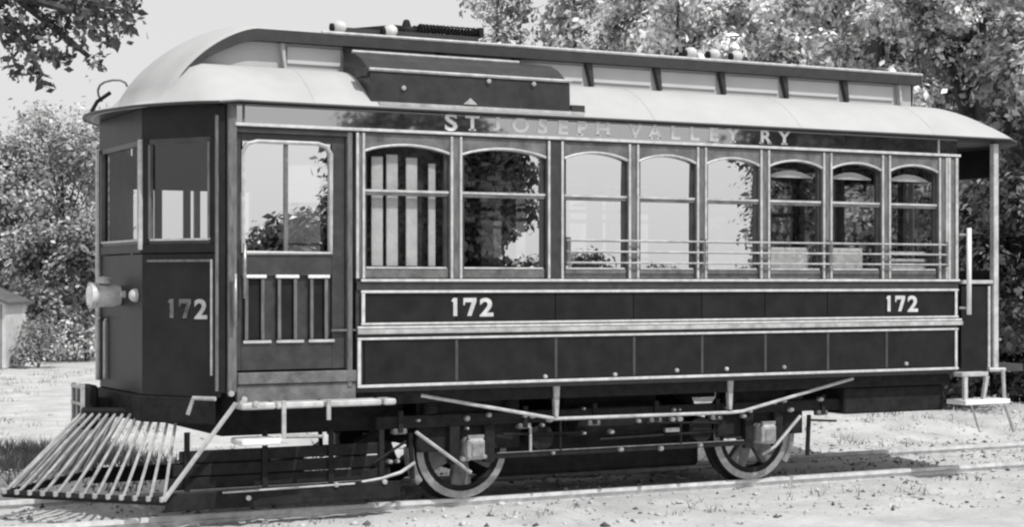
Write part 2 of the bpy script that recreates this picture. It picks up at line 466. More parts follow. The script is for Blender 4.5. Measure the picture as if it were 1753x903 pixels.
# inside: seat backs, pale slats behind the first window, pale arched strips
for xa, xb, zt in ((.72, 1.22, 2.00), (1.36, 1.86, 2.04), (2.02, 2.46, 2.04)):
    part(MB().box(xa, xb, YS + .13, YS + .19, 1.55, zt), 'seat_back', M['seat'], bevel=.02)
for z in (1.87, 1.935, 2.0):
    part(MB().box(2.68, 3.18, YS + .12, YS + .145, z - .016, z + .012), 'seat_slat', M['seat'], bevel=.004)
for xa, xb in ((-1.5, -.3), (.7, 2.5)):
    part(MB().box(xa, xb, .72, .80, 1.0, 1.9), 'bench_back', M['interior'])
    part(MB().box(xa, xb, .36, .74, 1.36, 1.42), 'bench_seat', M['interior'])
for xa, xb, za, zb, lean in ((-2.34, -2.245, 1.86, 2.70, .02), (-2.215, -2.12, 1.86, 2.72, .02), (-2.05, -1.955, 1.86, 2.70, .02), (-1.86, -1.80, 1.86, 2.66, .02)):
    part(MB().box(xa, xb, YS + .085, YS + .10, za, zb), 'white_slat', M['white'], bevel=.004)
for i in (5, 6, 7):
    a, b = edges[i]; a += .03; b -= .05
    n = 8
    arc = [(a + (b - a) * k / n, 2.655 + .055 * math.sin(math.pi * k / n)) for k in range(n + 1)]
    part(MB().prism([(a, 2.645)] + arc + [(b, 2.645)], YS + .075, YS + .085, 'y'), 'pale_arc', M['white'])  # white arched strip behind the top of the glass
# bulkheads
for x in (X0 + .02, X1 - .04):
    for y0, y1 in ((-1.14, -.42), (.42, 1.14)):
        part(MB().box(x, x + .04, y0, y1, .97, 1.85), 'bulkhead', M['interior'])
        part(MB().box(x, x + .04, y0, y0 + .08, 1.85, 2.85).box(x, x + .04, y1 - .08, y1, 1.85, 2.85), 'bulkhead_post', M['interior'])
    part(MB().box(x, x + .04, -1.14, 1.14, 2.85, 3.06), 'bulkhead_header', M['interior'])
part(MB().sheet([[(-3.6, y, 3.03), (4.2, y, 3.03)] for y in (-1.15, -.66)]).sheet([[(-3.6, y, 3.03), (4.2, y, 3.03)] for y in (.66, 1.15)]), 'ceiling', M['interior'])

# ---- front platform side: corner post, door, step
part(MB().box(-3.60, -3.525, YS + .002, YS + .09, .93, 3.03), 'corner_post', M['dash'], bevel=.008)
part(MB().box(-3.515, -3.445, YS - .012, YS + .07, .93, 3.055), 'door_post', M['post'], bevel=.006)
part(MB().tube([(-3.40, YS - .05, 1.62), (-3.40, YS - .05, 2.02)], .014), 'grab_handle', M['steel'], smooth=True)
part(MB().tube([(-3.475, YS - .06, 1.42), (-3.475, YS - .06, 1.80)], .014), 'grab_handle', M['steel'], smooth=True)
part(MB().box(-2.575, -2.535, YS - .01, YS + .06, .95, 2.868), 'door_post', M['post'], bevel=.006)
part(MB().box(-3.445, -2.575, YS + .0, YS + .05, 2.835, 2.866), 'door_header', M['darkframe'])
door = part(MB().box(-3.435, -3.40, YS + .035, YS + .075, 1.09, 2.835).box(-2.685, -2.58, YS + .035, YS + .075, 1.09, 2.835)
            .box(-3.40, -2.685, YS + .035, YS + .075, 2.775, 2.835).box(-3.40, -2.685, YS + .035, YS + .075, 1.785, 1.945)
            .box(-3.40, -2.685, YS + .035, YS + .075, 1.09, 1.30), 'platform_door', M['darkframe'], bevel=.003)
part(MB().box(-3.40, -2.685, YS + .062, YS + .074, 1.30, 1.785), 'door_board', M['darkframe'], parent=door)
rp = [(-3.385, 1.955), (-3.385, 2.70), (-3.35, 2.755), (-3.28, 2.775), (-2.80, 2.775), (-2.73, 2.755), (-2.695, 2.70), (-2.695, 1.955), (-3.385, 1.955)]
part(MB().tube([(a, YS + .03, b) for a, b in rp], .016, 6), 'sash_frame', M['paleframe'], parent=door)
part(MB().box(-3.065, -3.035, YS + .032, YS + .06, 1.965, 2.765), 'mullion', M['grime'], parent=door)
for a, b in ((-3.385, -3.066), (-3.034, -2.695)):
    tl = math.tan(R(.12))
    part(MB().add([(a, YS + .045, 1.955), (b, YS + .045, 1.955), (b, YS + .045 - tl, 2.775), (a, YS + .045 - tl, 2.775)], [(0, 1, 2, 3)]), 'pane', M['glass'], parent=door)
for a, b in ((-3.39, -3.20), (-3.135, -2.945), (-2.88, -2.70)):
    part(MB().box(a + .03, b - .02, YS + .05, YS + .060, 1.31, 1.775), 'door_panel', M['panel'], parent=door)
    part(MB().box(a, b - .008, YS + .012, YS + .034, 1.768, 1.793), 'panel_cap', M['seat'], parent=door, bevel=.004)
    for x in (a + .03, b - .035):
        part(MB().box(x - .012, x + .012, YS + .022, YS + .034, 1.315, 1.763), 'bead', M['post'], parent=door)
    part(MB().box(a + .005, b + .03, YS + .018, YS + .034, 1.29, 1.31), 'bead', M['paleframe'], parent=door)
part(MB().box(-2.70, -2.50, YS + .0, YS + .03, 1.37, 1.385), 'latch_bar', M['post'])
part(MB().box(-2.685, -2.50, YS + .05, YS + .09, .95, 1.36), 'platform_side', M['panel'])
part(MB().box(-3.44, -2.505, YS - .02, YS + .06, .99, 1.075), 'door_sill', M['grime'], bevel=.006)
part(MB().box(-3.44, -2.505, YS + .0, YS + .04, .86, .985), 'step_riser', M['grime'], bevel=.004)
for xa, xb in ((-3.46, -3.20), (-3.19, -2.82), (-2.80, -2.36), (-2.34, -2.24)):
    part(MB().box(xa, xb, YS - .16, YS + .02, .815, .862), 'step_board', M['paleframe'], bevel=.012)
for x, zb in ((-3.14, .60), (-2.79, .72)):
    part(MB().box(x - .016, x + .016, YS - .168, YS - .150, zb, .875), 'step_hanger', M['rib'], bevel=.003)
part(MB().tube([(-3.14, YS - .15, .61), (-2.82, YS - .13, .60)], .013), 'step_rod', M['steel'])
part(MB().box(-3.46, -3.16, YS - .17, YS + .10, .555, .60), 'lower_step', M['white'], bevel=.01)

# ---- vestibule front: three flat facets
A, B, C, D = (-3.585, -1.2), (-3.97, -.6), (-3.97, .6), (-3.585, 1.2)
facets = [(A, B), (B, C), (C, D)]
def fl(a, b): return (Vector(b) - Vector(a)).length
for k, (a, b) in enumerate(facets):
    L = fl(a, b); e = .035
    pw = part(MB().fbox(a, b, 0, L, -.04, 0, .90, 1.95), 'dash_panel', M['dash'], bevel=.004)
    part(MB().fbox(a, b, 0, L, -.04, .012, 1.955, 2.02), 'dash_rail', M['dash'], bevel=.004)
    part(MB().fbox(a, b, 0, L, -.04, .004, 2.80, 3.03), 'front_header', M['dash'])
    for u in (e, L - e):
        part(MB().fbox(a, b, u - e + .002, u + e - .002, -.05, .010, 2.021, 2.80), 'window_post', M['dash'], bevel=.004)
    fr = part(MB().fbox(a, b, 2 * e, L - 2 * e, -.03, .004, 2.022, 2.050), 'front_window', M['darkframe'])
    part(MB().fbox(a, b, 2 * e, L - 2 * e, -.03, .004, 2.76, 2.799), 'top_rail', M['darkframe'], parent=fr)
    part(MB().fbox(a, b, 2 * e + .01, L - 2 * e - .01, .004, .014, 2.045, 2.060), 'bead', M['paleframe'], parent=fr)
    for u in (2 * e + .008, L - 2 * e - .008):
        part(MB().fbox(a, b, u - .010, u + .010, -.02, .014, 2.061, 2.758), 'bead', M['post'], parent=fr)
    part(MB().fbox(a, b, 2 * e, L - 2 * e, -.016, -.012, 2.05, 2.76), 'pane', M['pane'], parent=fr)
    if k == 0:
        part(MB().fbox(a, b, .045, .063, .001, .012, 1.06, 1.905), 'moulding', M['stripe'])
        part(MB().fbox(a, b, .064, L - .05, .001, .010, 1.888, 1.905), 'moulding', M['post'])
# pale corner pillars
part(MB().tube([(-3.985, .60, .95), (-3.985, .60, 2.80)], .022), 'corner_rod', M['paleframe'])
part(MB().tube([(-3.985, -.60, 1.98), (-3.985, -.60, 2.80)], .020), 'corner_rod', M['paleframe'])
part(MB().tube([(-3.60, -1.215, .95), (-3.60, -1.215, 2.95)], .013), 'corner_rod', M['post'])
part(MB().tube([(-3.99, .38, .97), (-3.99, .38, 1.42), (-3.975, .40, 1.44)], .013), 'grab_rod', M['paleframe'])
part(MB().tube([(-3.99, .58, 1.44), (-4.03, .40, 1.455)], .012), 'hook', M['rib'])
# front number on the angled facet
a2, b2 = Vector(A), Vector(B); d2 = (b2 - a2).normalized(); n2 = Vector((-d2.y, d2.x))
for k_, nb in enumerate(number(0, 0, .195, 0)):
    dgt = MB(); vsn = []
    for (x, y, z) in nb.v:
        p = a2 + d2 * (.36 - x) + n2 * (.0035 - y)      # reads left to right seen from outside
        vsn.append((p.x, p.y, z + 1.475))
    part(dgt.add(vsn, nb.f), 'digit', M['rib'] if k_ == 2 else M['dusty'])
# headlight, gong, drawhead
hl = part(MB().lathe((-3.975, .0, 1.635), [(.0, 0), (.075, 0), (.08, -.03), (.086, -.05), (.092, -.19), (.102, -.20), (.102, -.235), (.09, -.235)], 'x', 20), 'headlight', M['rib2'], smooth=False)
smooth_sharp(hl)
part(MB().lathe((-4.205, .0, 1.635), [(.09, 0), (.07, -.015), (.0, -.022)], 'x', 20), 'lens', M['lens'], parent=hl, smooth=True)
part(MB().lathe((-4.10, .0, 1.728), [(.06, 0), (.06, .012), (.05, .02), (.05, .035), (.065, .04), (.03, .05), (0, .055)], 'z', 14), 'lamp_chimney', M['rib2'], parent=hl)
part(MB().lathe((-3.972, -.46, 1.64), [(0, -.06), (.025, -.055), (.042, -.04), (.05, -.02), (.05, 0)], 'x', 16), 'lamp_socket', M['rib2'], smooth=True)
part(MB().lathe((-3.972, -.14, 1.645), [(0, -.04), (.025, -.035), (.03, 0)], 'x', 10), 'bolt_cap', M['rib'])
bf = part(MB().prism([(-3.60, -1.19), (-3.985, -.605), (-4.02, 0), (-3.985, .605), (-3.60, 1.19)], .70, .895, 'z'), 'bumper', M['iron'], bevel=.01)
dh = part(MB().box(-4.25, -4.12, .06, .32, .60, .94), 'drawhead', M['iron'], bevel=.02)
for yy in (.055, .19, .325):
    part(MB().box(-4.265, -4.235, yy - .014, yy + .014, .62, .95), 'lattice_bar', M['rib'], parent=dh)
for zz in (.66, .80, .93):
    part(MB().box(-4.27, -4.24, .04, .34, zz - .012, zz + .012), 'lattice_bar', M['rib'], parent=dh)
part(MB().tube([(-3.64, -1.30, .90), (-3.75, -1.14, .90), (-3.78, -1.10, .78)], .016), 'corner_iron', M['rib'])
for x, y, z in ((-3.50, -1.235, .93), (-3.40, -1.235, .885), (-3.44, -1.30, .86), (-3.36, -1.37, .86)):
    part(MB().lathe((x, y, z), [(0, -.02), (.022, -.016), (.022, .01)], 'y', 8), 'bolt', M['rib'])

part(MB().box(-4.14, -3.95, .12, .26, .68, .84), 'draft_shank', M['iron'], bevel=.01)
# far front platform: dark gate, header, corner sheet added to darken front windows
part(MB().box(-3.55, -2.46, 1.12, 1.15, .95, 2.10), 'far_gate', M['dash'])
part(MB().box(-3.55, -2.46, 1.12, 1.15, 2.52, 3.03), 'far_header', M['dash'])
for xx in (-3.33, -3.08, -2.75):
    part(MB().box(xx - .03, xx + .03, 1.12, 1.15, 2.10, 2.52), 'far_mullion', M['dash'])
part(MB().fbox(C, D, .05, fl(C, D) - .05, -.075, -.06, 2.0, 2.80), 'far_dark_sheet', M['interior'])
# ---- slatted pilot
tip, corner = (-4.85, 0, .15), (-3.93, -1.06, .15)
ttop, ctop = (-4.24, -.05, .75), (-3.74, -.75, .78)
pb = MB()
for s in (1, -1):
    pb.tube([(corner[0], s * corner[1], .15), (tip[0], 0, .15)], .032, 6)
pilot = part(pb, 'pilot', M['iron'])
pt = MB().tube([(ctop[0], ctop[1], ctop[2]), (ttop[0], ttop[1], ttop[2]), (ttop[0], -ttop[1], ttop[2]), (ctop[0], -ctop[1], ctop[2])], .03, 6)
part(pt, 'top_beam', M['iron'], parent=pilot)
NB = 13
for s in (1, -1):
    for i in range(NB):
        t = (i + .15) / (NB - .7)
        b = Vector(corner).lerp(Vector(tip), t); tp = Vector(ctop).lerp(Vector(ttop), t)
        b.y *= s; tp.y *= s
        b.z += .02
        part(MB().tube([tp, b], .0125, 6), 'slat', M['slatwood'], parent=pilot)
        part(MB().lathe((b.x - .02, b.y - s * .02, b.z - .005), [(0, -.02), (.02, -.012), (.02, .02), (0, .025)], 'z', 8), 'bolt', M['rib'], parent=pilot)
for s in (1, -1):
    part(MB().tube([(-3.95, s * -1.07, .16), (-3.46, s * -1.23, .86)], .019, 6), 'stay_rod', M['paleframe'], parent=pilot)
# low planks beside the wheels that carry the pilot
for s in (-1, 1):
    part(MB().box(-3.92, -2.06, s * 1.02 - .02, s * 1.02 + .02, .07, .20), 'guard_plank', M['iron'], bevel=.006)
    if s < 0:
        for k in range(3):
            zb = .215 + k * .098
            part(MB().box(-3.90 + .05 * k, -2.12 - .03 * k, s * .96 - .014 - .004 * (k % 2), s * .96 + .014, zb, zb + .088), 'dark_fill_board', M['iron'], bevel=.006)  # dark boards added to fill out the shade under the front platform
        for x in (-3.75, -3.15, -2.62, -2.2):
            part(MB().box(x - .022, x + .022, s * .986 - .006, s * .986 + .004, .205, .64), 'guard_strap', M['iron'], bevel=.003)
    part(MB().tube([(-3.5, s * 1.045, .19), (-2.45, s * 1.045, .20)], .008, 6), 'guard_rod', M['rib'])
    for x in (-3.3, -2.6, -2.2):
        part(MB().lathe((x, s * 1.045, .14 if x < -3 else .20), [(0, -.018), (.02, -.012), (.02, .012), (0, .018)], 'y', 8), 'bolt', M['rib'])

# ---- roof
def zfront(t):
    if t <= 0: return 0.0
    if t >= 1: return .56 + (t - 1) * .10
    return .56 * (1 - (1 - t ** 1.5) ** .6667)
def roof_profile(u): return math.sin(u * math.pi / 2) ** .9
NU = 9
inn, outp = [], []
def inner_z(x):
    t = (-3.12 - x) / .68
    return min(3.385, 3.665 - zfront(t) - .02)
# front end of the near side
front_out = [(-4.06, -.66), (-3.98, -.82), (-3.88, -.99), (-3.74, -1.18), (-3.60, -1.28)]
front_in = [-4.0, -3.86, -3.74, -3.64, -3.56]
st = [((x, y, 3.045), (xi, -.66, inner_z(xi))) for (x, y), xi in zip(front_out, front_in)]
for x in np.linspace(-3.46, 4.0, 26):
    xi = min(x, 3.38)
    st.append(((x, -1.28, 3.06), (xi, -.66, inner_z(xi))))
for (x, y), yi in zip([(4.18, -1.17), (4.36, -.98), (4.52, -.74), (4.64, -.45), (4.70, -.2), (4.71, 0)], [-.62, -.55, -.45, -.28, -.12, 0]):
    st.append(((x, y, 3.055), (3.38, yi, 3.385)))
def rows_for(sgn):
    rows = []
    for o_, i_ in st:
        r = []
        for k in range(NU + 1):
            u = k / NU; w = roof_profile(u)
            r.append((o_[0] + (i_[0] - o_[0]) * u, sgn * (o_[1] + (i_[1] - o_[1]) * u), o_[2] + (i_[2] - o_[2]) * w))
        rows.append(r)
    return rows
roof = part(MB().sheet(rows_for(1)).sheet(rows_for(-1)), 'roof', M['roof'], smooth=True)
for k in (7, 12, 17, 22, 27):
    (ox, oy, oz), (ix, iy, iz) = st[k]
    part(MB().tube([(ox + (ix - ox) * u, oy + (iy - oy) * u, oz + (iz - oz) * roof_profile(u) - .002) for u in np.linspace(0, 1, 9)], .006, 5), 'canvas_seam', M['roof'])
# eave drip strip
outl = [o_ for o_, i_ in st]
full = [(x, y, z) for x, y, z in outl] + [(x, -y, z) for x, y, z in reversed(outl[:-1])]
dr = MB()
rowsA = []
for x, y, z in full:
    rowsA.append([(x, y, z - .012), (x, y, z + .004)])
part(MB().tube([(x, y, z - .006) for x, y, z in full], .012, 6), 'drip_rail', M['deckedge'])
fr_eave = [(-4.06, -.66, 3.045)] + [(-4.06 - .15 * (1 - (y / .66) ** 2), y, 3.04) for y in np.linspace(-.5, .5, 7)] + [(-4.06, .66, 3.045)]
part(MB().tube([(x, y, z - .006) for x, y, z in fr_eave], .012, 6), 'drip_rail', M['deckedge'])
# soffit under the hood and the rear canopy
so = MB()
poly = [(x, y) for x, y, z in full] + [(x, y) for x, y, z in reversed(fr_eave[1:-1])]
so.add([(x, y, 3.035) for x, y in poly], [tuple(range(len(poly)))])
part(so, 'soffit', M['darkframe'])
# clerestory side walls with white panels and dark posts
def deck_edge(x):
    return 3.665 - zfront((-3.12 - x) / .68)
xs = list(np.linspace(-3.80, -3.12, 14)) + [-3.0, 3.38]
for s in (-1, 1):
    wv = [[(x, s * .655, min(inner_z(x) - .04, deck_edge(x) - .05)), (x, s * .655, deck_edge(x) - .03)] for x in xs]
    part(MB().sheet(wv), 'clerestory_wall', M['roof'])
part(MB().box(3.36, 3.39, -.655, .655, 3.36, 3.64), 'clerestory_end', M['roof'])
cl = [-2.90, -2.34, -1.72, -1.12, -.50, -.16 + .0, .51, 1.18, 1.85, 2.54, 3.16]
cl = [-2.90, -2.36, -1.55, -.86, -.17, .51, 1.18, 1.86, 2.54, 3.18]
for s in (-1, 1):
    for i in range(len(cl) - 1):
        part(MB().box(cl[i] + .045, cl[i + 1] - .045, min(s * .660, s * .672), max(s * .660, s * .672), 3.425, 3.56), 'clerestory_light', M['shutter'], bevel=.004)
    for i, x in enumerate(cl):
        m_ = M['deckedge'] if 0 < i < len(cl) - 1 else M['rib']
        wd = .022 if m_ is M['deckedge'] else .008
        part(MB().prism([(x - wd - .012, 3.575), (x + wd, 3.575), (x + wd + .02, 3.39), (x + wd, 3.38)], min(s * .664, s * .715), max(s * .664, s * .715), 'y'), 'clerestory_post', m_)
# upper deck
ys = np.linspace(-.74, .74, 13)
def ztop(y): return 3.672 + .085 * (1 - (y / .74) ** 2)
rows = []
ts = [1.28, 1.14, 1.0] + list(np.linspace(.95, 0, 14))
for t in ts:
    r = []
    for y in ys:
        a_ = .68 + .12 * (1 - (y / .74) ** 2)
        xe = -3.12 - a_ * t
        drop = zfront(t) * ((ztop(y) - 3.105) / .567)
        r.append((xe, y, ztop(y) - drop if t <= 1 else 3.105 - (t - 1) * .22))
    rows.append(r)
for x in (-2, 0, 2, 3.56): rows.append([(min(x, 3.41), y, ztop(y)) for y in ys])
part(MB().sheet(rows), 'upper_deck', M['roof'], smooth=True, solid=.015)
for s in (-1, 1):
    pts = []
    fx = list(np.linspace(-3.795, -3.12, 16)) + [-2, 0, 2, 3.41]
    lo, hi = [], []
    mb = MB(); rws = []
    for x in fx:
        t = (-3.12 - x) / .68
        zz = deck_edge(x); th = .085 * min(1, .25 + 1.15 * (1 - max(t, 0)))
        rws.append([(x, s * .742, zz + .004), (x, s * .755, zz + .004), (x, s * .755, zz - th), (x, s * .65, zz - th)])
    part(mb.sheet(rws), 'deck_edge', M['deckedge'])
    part(MB().tube([(x, s * .752, deck_edge(x) + .010) for x in [-2.6, -2, 0, 2, 3.41]], .014, 6), 'deck_rail', M['paleframe'])
part(MB().box(3.41, 3.425, -.74, .74, 3.60, 3.68), 'deck_end', M['paleframe'])
# dark box on the near roof side
bx = [(-1.235, 3.10), (-1.225, 3.335), (-1.17, 3.365), (-1.05, 3.45), (-.92, 3.505), (-.76, 3.53), (-.70, 3.53), (-.70, 3.30), (-1.0, 3.22)]
sb = part(MB().prism(bx, -2.40, -.66), 'roof_box', M['sign'], bevel=.006)
part(MB().tube([(-2.41, -1.232, 3.35), (-.65, -1.232, 3.35)], .014, 6), 'rib', M['rib'], parent=sb)
part(MB().tube([(-2.41, -.90, 3.52), (-.95, -.90, 3.52)], .014, 6), 'rib', M['rib'], parent=sb)
part(MB().prism([(-1.27, 3.075), (-1.27, 3.10), (-1.14, 3.13), (-1.14, 3.10)], -2.34, -.55), 'base_strip', M['rib'], parent=sb)
part(MB().box(-.65, -.53, -1.24, -1.16, 3.09, 3.16), 'bracket', M['deckedge'], parent=sb)
part(MB().box(-2.45, -2.40, -1.20, -1.06, 3.30, 3.36), 'bracket', M['deckedge'], parent=sb)
part(MB().prism([(-1.62, 3.12), (-1.50, 3.12), (-1.56, 3.17)], -1.245, -1.237, 'y'), 'badge', M['rib'], parent=sb)
for x in (-2.13, -1.4, -1.0):
    part(MB().lathe((x, -1.243, 3.22 if x < -2 else 3.31), [(0, -.012), (.018, -.008), (.018, .01)], 'y', 8), 'bolt', M['rib'], parent=sb)
# vents, trolley base, hoop
for x in (-2.27, -1.82, 1.12, 1.37, 1.62):
    v_ = part(MB().lathe((x, -.30, 3.73), [(.03, 0), (.03, .02), (.05, .03), (.062, .06), (.056, .09), (.03, .112), (.0, .118)], 'z', 14), 'roof_vent', M['rib2'])
    smooth_sharp(v_, 50)
    part(MB().lathe((x - .055, -.30, 3.79), [(0, -.025), (.032, -.02), (.032, .03)], 'x', 10), 'vent_dark_disc', M['iron'], parent=v_)  # dark disc on the left of each vent
tb = part(MB().box(-2.2, -1.0, -.28, -.08, 3.76, 3.80), 'trolley_base', M['deckedge'])
part(MB().prism([(-2.17, 3.80), (-1.43, 3.80), (-1.47, 3.85), (-1.75, 3.86)], -.22, -.14, 'y'), 'trolley_wedge', M['iron'], parent=tb)
part(MB().lathe((-1.62, -.18, 3.80), [(.09, 0), (.09, .03), (.04, .06), (.025, .11), (0, .12)], 'z', 12), 'pivot', M['iron'], parent=tb)
for k, (x0, x1) in enumerate(((-1.53, -1.25), (-1.25, -.97))):
    for yy in (-.24, -.12):
        hel = [(x0 + (x1 - x0) * i / 60, yy + .032 * math.cos(i * .95), 3.845 + .032 * math.sin(i * .95)) for i in range(61)]
        part(MB().tube(hel, .008, 5), 'spring', M['iron'], parent=tb)
part(MB().box(-.99, -.95, -.28, -.08, 3.80, 3.88), 'spring_plate', M['iron'], parent=tb)
part(MB().tube([(-1.5, -.18, 3.87), (-1.0, -.18, 3.845)], .018, 6), 'pole_socket', M['iron'], parent=tb)
part(MB().tube([(-4.10, .05, 3.14), (-4.135, .02, 3.18), (-4.15, -.02, 3.215), (-4.145, -.06, 3.25), (-4.12, -.10, 3.272), (-4.07, -.14, 3.285), (-4.02, -.18, 3.283), (-3.985, -.195, 3.265), (-3.97, -.20, 3.235)], .009, 6), 'hood_hoop', M['dusty'])
part(MB().tube([(-4.19, .02, 3.05), (-4.15, .0, 3.13), (-4.06, -.05, 3.20)], .016, 6), 'hood_bracket', M['iron'])

# ---- rear platform
part(MB().box(3.87, 3.93, YS - .01, YS + .05, .93, 3.02), 'platform_post', M['paleframe'], bevel=.006)
part(MB().box(3.50, 3.86, YS + .02, YS + .05, .95, 1.70), 'gate_panel', M['dash'], bevel=.004)
part(MB().box(3.49, 3.87, YS + .0, YS + .05, 1.72, 1.755), 'gate_rail', M['paleframe'], bevel=.004)
part(MB().box(3.815, 3.84, YS + .006, YS + .018, .95, 1.70), 'moulding', M['paleframe'])
part(MB().tube([(3.51, YS - .07, 1.44), (3.51, YS - .07, 2.23)], .022), 'grab_pole', M['white'], smooth=True)
for z in (1.50, 2.17):
    part(MB().tube([(3.51, YS - .07, z), (3.46, YS + .0, z)], .012, 6), 'pole_bracket', M['rib'])
RA, RB, RC, RD = (3.93, -1.15), (4.45, -.6), (4.45, .6), (3.93, 1.15)
for a, b in ((RA, RB), (RB, RC), (RC, RD)):
    L = fl(a, b)
    part(MB().fbox(b, a, 0, L, -.03, 0, .93, 1.85), 'rear_dash', M['dash'], bevel=.004)
    part(MB().fbox(b, a, 0, L, -.03, .01, 2.75, 3.03), 'rear_header', M['dash'])
for x, y in ((4.45, -.6), (4.45, .6)):
    part(MB().tube([(x, y, .93), (x, y, 3.02)], .03, 6), 'platform_post', M['post'])
for x, y in ((3.93, 1.17), (-2.98, 1.17)):
    part(MB().tube([(x, y, .93), (x, y, 3.02)], .03, 6), 'platform_post', M['post'])
# rear steps
rs = part(MB().box(3.39, 3.93, YS - .16, YS + .10, .62, .665), 'rear_step', M['white'], bevel=.006)
part(MB().box(3.40, 3.72, YS - .10, YS + .02, .875, .915), 'upper_tread', M['paleframe'], parent=rs, bevel=.006)
for x in (3.43, 3.69):
    part(MB().prism([(x - .02, .875), (x + .02, .875), (x + (.02 if x < 3.5 else -.03), .665), (x - (.02 if x < 3.5 else .06), .665)], YS - .12, YS - .09, 'y'), 'step_hanger', M['paleframe'], parent=rs)
part(MB().tube([(3.94, YS - .05, .93), (3.96, YS - .05, .62), (4.08, YS - .05, .35)], .018, 6), 'step_iron', M['rib'])
part(MB().tube([(3.55, YS - .05, .62), (3.66, YS - .05, .36)], .010, 6), 'step_iron', M['rib'])
part(MB().tube([(3.78, YS - .03, .93), (3.98, YS - .03, .925)], .022, 6), 'platform_lip', M['paleframe'])

# ---- truss rod and truck
part(MB().tube([(-1.92, -1.10, .86), (-.72, -1.10, .635), (1.0, -1.10, .625), (1.12, -1.10, .632), (2.31, -1.10, .88)], .0145, 8), 'truss_rod', M['paleframe'], True)
for x in (-.72, .98):
    part(MB().prism([(x - .03, .93), (x + .03, .93), (x + .014, .65), (x - .014, .65)], -1.12, -1.08, 'y'), 'queen_post', M['rib'], True)
part(MB().box(-2.45, 3.42, -1.10, -1.02, .80, .93), 'side_sill', M['iron'], True)
wh_kids = []
def make_wheel():
    prof = [(.30, .05), (.405, .05), (.405, -.045), (.435, -.052), (.435, -.078), (.36, -.078), (.30, -.06), (.30, .05)]
    w = part(MB().lathe((0, 0, 0), [(r, -h) for r, h in prof], 'y', 40), 'wheel', M['iron']); smooth_sharp(w, 30)
    rm = part(MB().lathe((0, -.051, 0), [(.345, 0), (.345, -.006), (.398, -.006), (.404, 0)], 'y', 40), 'tyre_face', M['tyre'], parent=w)
    part(MB().lathe((0, 0, 0), [(0, -.10), (.06, -.10), (.095, -.07), (.105, .06), (0, .06)], 'y', 18), 'hub', M['dusty'], parent=w)
    for k in range(5):
        a = 2 * math.pi * k / 5 - math.pi / 2
        c, s_ = math.cos(a), math.sin(a)
        def P(r, t, y): return (r * c - t * s_, y, r * s_ + t * c)
        part(MB().add([P(.08, -.055, -.05), P(.08, .055, -.05), P(.31, .095, -.045), P(.31, -.095, -.045), P(.08, -.055, .03), P(.08, .055, .03), P(.31, .095, .03), P(.31, -.095, .03)],
                      [(0, 1, 2, 3), (4, 7, 6, 5), (0, 4, 5, 1), (1, 5, 6, 2), (2, 6, 7, 3), (3, 7, 4, 0)]), 'spoke', M['dusty'], parent=w, bevel=.01)
    return w
w0 = make_wheel(); w0.location = (-1.42, -.76, .405)
for x, y, rz, spin in ((1.42, -.76, 0, .5), (-1.42, .76, math.pi, .2), (1.42, .76, math.pi, .9)):
    c = copy_tree(w0, car, kids); c.location = (x, y, .405); c.rotation_euler = (0, spin, rz)
for x in (-1.42, 1.42):
    part(MB().tube([(x, -1.0, .405), (x, 1.0, .405)], .06, 12), 'axle', M['iron'])
truck_src = []
def tpart(*a, **k):
    o = part(*a, **k); return o
